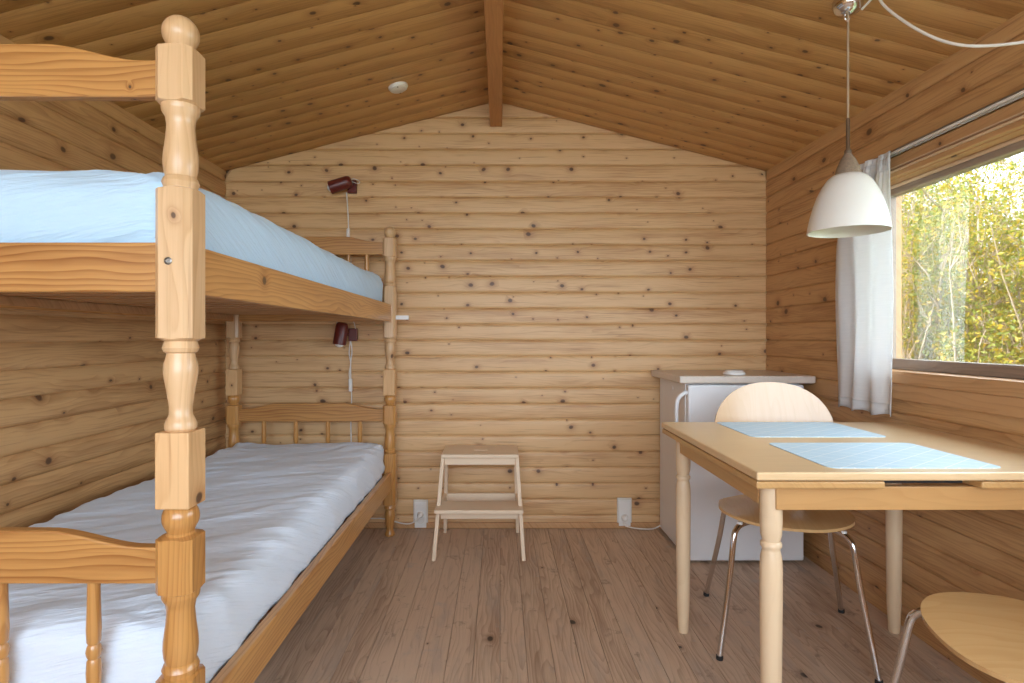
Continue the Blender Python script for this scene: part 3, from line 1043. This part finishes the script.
# top with a hand slot
xs, ys = [-.194, -.034, .034, .194], [.155, .258, .276, .402]
mb = MB()
V = [(x, y, z) for z in (0, .018) for y in ys for x in xs]
Fc = []
for j in range(3):
    for i in range(3):
        if (i, j) == (1, 1):
            continue
        a = j * 4 + i
        Fc += [(a, a + 4, a + 5, a + 1), (16 + a, 16 + a + 1, 16 + a + 5, 16 + a + 4)]


def sd(a, b):
    Fc.append((a, b, b + 16, a + 16))


for i in range(3):
    sd(i, i + 1)
    sd(12 + i + 1, 12 + i)
    sd(4 * i + 4, 4 * i)
    sd(4 * i + 3, 4 * i + 7)
sd(6, 5); sd(10, 6); sd(9, 10); sd(5, 9)
mb.add(V, Fc)
ob('top_step', mb.me('top_step'), M['stool'], st, (0, 0, TOPH - .018), bevel=.003)
bx('apron', M['stool'], st, -.178, .178, .170, .186, TOPH - .055, TOPH - .018, .002)
bx('apron', M['stool'], st, -.174, .174, .335, .351, TOPH - .055, TOPH - .018, .002)
bx('lower_step', M['stool'], st, -.213, .213, .015, .175, STH - .018, STH, .003)
bx('apron', M['stool'], st, -.188, .188,   .080, .096, STH - .062, STH - .018, .002)
bx('rear_crossbar', M['stool'], st, -.184, .184, .360, .376, .182, .222, .002)

# ------------------------------------------------------------------ table
TX0, TX1, TY0, TY1, TH = .598, 1.470, 1.326, 2.112, .747
tb = thing('dining_table', 'pale wooden extending table with turned legs beneath the window', 'table', (TX0, TY0, 0))
tw, td = TX1 - TX0, TY1 - TY0
bx('tabletop', M['birch'], tb, 0, tw, 0, td, TH - .020, TH, .004)
bx('extension_leaf', M['birch_y'], tb, .001, .302, .004, td - .004, TH - .040, TH - .0225, .004)
bx('extension_leaf', M['birch_y'], tb, tw - .345, tw - .001, .004, td - .004, TH - .040, TH - .0225, .004)
bx('gap_shade_panel', M['slot'], tb, .303, tw - .346, .06, td - .06, TH - .040, TH - .0205)  # near-black filler, shade of the gap between the leaves put into colour
AZ0, AZ1 = TH - .097, TH - .041
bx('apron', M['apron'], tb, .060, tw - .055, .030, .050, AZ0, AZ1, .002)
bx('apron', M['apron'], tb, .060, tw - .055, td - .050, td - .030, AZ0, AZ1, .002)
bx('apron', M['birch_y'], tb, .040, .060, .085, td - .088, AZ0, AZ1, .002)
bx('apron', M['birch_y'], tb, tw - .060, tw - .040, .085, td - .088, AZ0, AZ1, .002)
lp = [(.0165, 0), (.0185, .006), (.0225, .10), (.0245, .26), (.026, .42), (.026, .50), (.0245, .528), (.021, .543), (.020, .548), (.0245, .554), (.0248, .562), (.020, .567), (.0212, .572), (.0245, .584), (.0255, .61), (.0255, AZ1)]
leg = MB().lathe(lp, 32).me('leg', 50)
for x in (.062, tw - .050):
    for y in (.062, td - .058):
        ob('leg', leg, M['birch_z'], tb, (x, y, 0))


def place_mat(label, x0, x1, y0, y1):
    w, d, r = (x1 - x0) / 2, (y1 - y0) / 2, .022
    poly = []
    for (cx, cy, a0) in ((w - r, d - r, 0), (-w + r, d - r, 90), (-w + r, -d + r, 180), (w - r, -d + r, 270)):
        for k in range(6):
            a = math.radians(a0 + 90 * k / 5)
            poly.append((cx + r * math.cos(a), cy + r * math.sin(a)))
    o = ob('place_mat', MB().prism(poly, 0, .0018, 'Z').me('place_mat'), M['placemat'], None, ((x0 + x1) / 2, (y0 + y1) / 2, TH))
    return tag(o, label, 'place mat', 'blue place mats on the table')


place_mat('light blue place mat with white lattice on the near half of the table', .790, 1.212, 1.366, 1.690)
place_mat('light blue place mat with white lattice on the far half of the table', .792, 1.222, 1.790, 2.100)


# ------------------------------------------------------------------ chairs: bent plywood shell on four chrome legs; local front = -Y
def chair(label, loc, rotz):
    t = thing('dining_chair', label, 'chair', loc, rotz, 'plywood chairs at the table')
    SZ, th = .446, .010
    # seat outline, front edge at -y
    NS = 56

    def shell(name, outline, surf, mat):
        """outline: closed 2D polygon (p,q); surf(p,q)->(point, normal)"""
        rings = 9
        V, Fc = [], []
        cx = sum(p for p, q in outline) / len(outline)
        cy = sum(q for p, q in outline) / len(outline)
        for side in (0, 1):
            base = len(V)
            p0, n0 = surf(cx, cy)
            V.append(p0 - n0 * th * side)
            for k in range(1, rings + 1):
                f = k / rings
                for (p, q) in outline:
                    P_, N_ = surf(cx + (p - cx) * f, cy + (q - cy) * f)
                    V.append(P_ - N_ * th * side)
            n = len(outline)
            for i in range(n):
                j = (i + 1) % n
                Fc.append((base, base + 1 + i, base + 1 + j) if side == 0 else (base, base + 1 + j, base + 1 + i))
                for k in range(rings - 1):
                    a, b = base + 1 + k * n + i, base + 1 + k * n + j
                    c, d = a + n, b + n
                    Fc.append((a, c, d, b) if side == 0 else (a, b, d, c))
        n = len(outline)
        o1 = 1 + (rings - 1) * n
        o2 = 1 + rings * n + 1 + (rings - 1) * n
        for i in range(n):
            j = (i + 1) % n
            Fc.append((o1 + i, o2 + i, o2 + j, o1 + j))
        mb = MB().add(V, Fc)
        return ob(name, mb.me(name, 50), mat, t, bevel=0)

    def seat_surf(x, y):
        # gentle saddle: sides lift slightly, front rolls down, rear curves up into the back
        z = SZ + .10 * x * x
        if y < -.10:
            z -= .9 * (y + .10) ** 2
        if y > .08:
            z += 1.1 * (y - .08) ** 2
        e = .002
        def zz(a, b):
            r = SZ + .10 * a * a
            if b < -.10:
                r -= .9 * (b + .10) ** 2
            if b > .08:
                r += 1.1 * (b - .08) ** 2
            return r
        nx = -(zz(x + e, y) - zz(x - e, y)) / (2 * e)
        ny = -(zz(x, y + e) - zz(x, y - e)) / (2 * e)
        return Vector((x, y, z)), Vector((nx, ny, 1)).normalized()

    out = []
    for k in range(NS):
        a = 2 * PI * k / NS
        c, s = math.cos(a), math.sin(a)
        x = .216 * math.copysign(abs(c) ** .80, c)
        y = .190 * math.copysign(abs(s) ** .80, s)
        if y > 0:
            x *= 1 - .50 * (y / .190) ** 2.2 * (1 if abs(x) > 0 else 1)
        out.append((x, y))
    shell('seat', out, seat_surf, M['ply'])

    # backrest: wide oval with a narrow waist running down into the seat
    def back_surf(x, v):
        # v = arc length up the back from the rear of the seat
        y = .185 + .20 * v - .10 * v * v - .55 * x * x * min(1, v / .2)
        z = SZ - .002 + v * .985
        if v < .06:
            y = .155 + .03 * (v / .06) + .20 * v
            z = SZ + .006 + .9 * v
        return Vector((x, y, z)), Vector((-.9 * x, -1, .15)).normalized()
    ob_ = []
    right = [(.060, 0.0), (.062, .05), (.070, .09), (.110, .125), (.175, .160), (.218, .205), (.232, .255), (.224, .305), (.198, .352), (.155, .392), (.10, .418), (.05, .429)]
    pts = bez([(p[0] * .92, p[1] * 1.03, 0) for p in right], 44)
    rt = [(p.x, p.y) for p in pts] + [(0.0, .445)]
    ob_ = rt + [(-p, q) for p, q in reversed(rt[:-1])]
    # build as strips across the width so that the waist stays clean
    rows = [(p, q) for p, q in rt[:-1]] + [(.012, .4445)]
    NWd = 14
    V, Fc = [], []
    for side in (0, 1):
        for (hw, v) in rows:
            for i in range(NWd + 1):
                x = -hw + 2 * hw * i / NWd
                P_, N_ = back_surf(x, v)
                V.append(P_ - N_ * th * side)
    R_ = len(rows)
    n1 = NWd + 1
    for side in (0, 1):
        o = side * R_ * n1
        for r in range(R_ - 1):
            for i in range(NWd):
                a = o + r * n1 + i
                Fc.append((a, a + 1, a + n1 + 1, a + n1))
    for r in range(R_ - 1):
        for i in (0, NWd):
            a = r * n1 + i
            Fc.append((a, a + n1, a + n1 + R_ * n1, a + R_ * n1))
    for i in range(NWd):
        for r in (0, R_ - 1):
            a = r * n1 + i
            Fc.append((a, a + 1, a + 1 + R_ * n1, a + R_ * n1))
    ob('backrest', MB().add(V, Fc).me('backrest', 50), M['ply_back'], t)
    # legs: bent tubes from a centre plate
    ob('mounting_plate', MB().lathe([(.075, -.008), (.075, 0), (.070, .003)], 28, (0, 0, SZ - .024)).me('mounting_plate', 40), M['black'], t)
    for (fx, fy, tx, ty) in ((-.228, -.235, -.165, -.150), (.228, -.235, .165, -.150), (-.245, .245, -.165, .130), (.245, .245, .165, .130)):
        d = Vector((fx - tx, fy - ty, 0))
        zt = SZ - .020
        pth = bez([(tx * .2, ty * .2, zt), (tx * .62, ty * .62, zt + .001), (tx * .9, ty * .9, zt - .004), (tx + d.x * .10, ty + d.y * .10, zt - .020), (tx + d.x * .24, ty + d.y * .24, zt - .055),
                   (tx + d.x * .45, ty + d.y * .45, zt - .17), (fx, fy, .008)], 42)
        lg = ob('leg', MB().tube(pth, .0095, 14).me('leg', 60), M['chrome'], t)
        ob('foot_cap', MB().lathe([(.0105, 0), (.0115, .003), (.011, .014)], 14, (fx, fy, 0)).me('foot_cap', 40), M['black'], lg)
        ob('seat_bumper', MB().lathe([(.009, 0), (.009, .014)], 10, (tx * .95, ty * .95, zt - .008)).me('seat_bumper', 40), M['plastic'], lg)
    return t


chair('plywood chair with chrome legs pushed under the far side of the table', (1.010, 2.035, 0), math.radians(-17))
chair('plywood chair with chrome legs at the near right corner, its seat cut by the frame', (1.100, 1.148, 0), math.radians(-104))

# ------------------------------------------------------------------ outside: ground, shrubs and an added light-bouncing deck
dk = struct(ob('bounce_deck', MB().box(-4.5, 4.5, -6.5, YR - T - .02, -.168, -.05).me('bounce_deck'), M['deck']))  # unseen pale deck, added to bounce sunlight up through the rear opening
gr = struct(ob('ground', MB().box(-14, 14, -14, 16, -.30, -.17).me('ground'), M['ground']))


def shrub_meshes(seed, H, nstem, nleaf):
    rnd = random.Random(seed)
    tw = MB()
    pts = []

    def grow(p, d, L, r, depth):
        n = 6 if depth == 0 else 4
        path = [p.copy()]
        q = p.copy()
        for k in range(n):
            d = (d + Vector((rnd.gauss(0, .16), rnd.gauss(0, .16), rnd.gauss(-.05, .09)))).normalized()
            q = q + d * L / n
            hr = math.hypot(q.x, q.y)
            if hr > .36:
                f = (.36 + (hr - .36) * .25) / hr
                q = Vector((q.x * f, q.y * f, q.z))
            path.append(q.copy())
            if depth > 0 or k > 0:
                pts.append((q.copy(), depth))
        tw.tube(path, [r * (1 - .75 * k / n) for k in range(n + 1)], 4 if depth else 5, cap=False)
        if depth < 2:
            for k in range(5 if depth == 0 else 4):
                s = path[rnd.randint(1, n)]
                dd = (d + Vector((rnd.gauss(0, .75), rnd.gauss(0, .75), rnd.gauss(.15, .45)))).normalized()
                grow(s, dd, L * rnd.uniform(.2, .34), r * .5, depth + 1)
    for i in range(nstem):
        a = rnd.uniform(0, 2 * PI)
        lean = rnd.uniform(.05, .45)
        grow(Vector((math.cos(a) * .22, math.sin(a) * .22, 0)), Vector((math.cos(a) * lean, math.sin(a) * lean, 1)).normalized(), H * rnd.uniform(.65, 1.1), rnd.uniform(.007, .016), 0)
    V, Fc = [], []
    for i in range(nleaf):
        c, dp = pts[rnd.randrange(len(pts))]
        c = c + Vector((rnd.gauss(0, .05), rnd.gauss(0, .05), rnd.gauss(0, .05)))
        n = Vector((rnd.gauss(0, 1), rnd.gauss(0, 1), rnd.gauss(.6, 1))).normalized()
        u = n.orthogonal().normalized()
        u = (Matrix.Rotation(rnd.uniform(0, 6.28), 3, n) @ u)
        w = n.cross(u)
        s = rnd.uniform(.010, .024)
        o = len(V)
        V += [c - u * s, c + w * s * .45 + n * s * .15, c + u * s, c - w * s * .45 + n * s * .15]
        Fc += [(o, o + 1, o + 2), (o, o + 2, o + 3)]
    return tw.me('branches', 60), mesh('foliage', V, Fc)


KIND = [shrub_meshes(11, 2.4, 22, 9500), shrub_meshes(29, 2.7, 22, 9000), shrub_meshes(53, 2.1, 24, 9500)]
spots = []
rr = random.Random(5)
for row, (x, dy) in enumerate(((3.3, .80), (4.1, .84), (5.0, .9), (6.0, .95))):
    y = 2.0 + row * .8
    while y < 6.2 + row * 1.3:
        spots.append((x + rr.uniform(-.18, .18), y + rr.uniform(-.12, .12), row))
        y += dy
for i, (x, y, row) in enumerate(spots):
    s = thing('flowering_shrub', 'tangled spring shrub with yellow-green leaves and bare twigs outside the window', 'shrub', (x, y, -.17), rr.uniform(0, 6.28), 'shrubs growing outside the window')
    br, fo = KIND[i % 3]
    sc = rr.uniform(.88, 1.08)
    a = ob('branches', br, M['twig'], s)
    b = ob('foliage', fo, M['leaf'], s)
    b['kind'] = 'stuff'
    s.scale = (sc, sc, sc * (1.08, 1.18, 1.3, 1.45)[row])
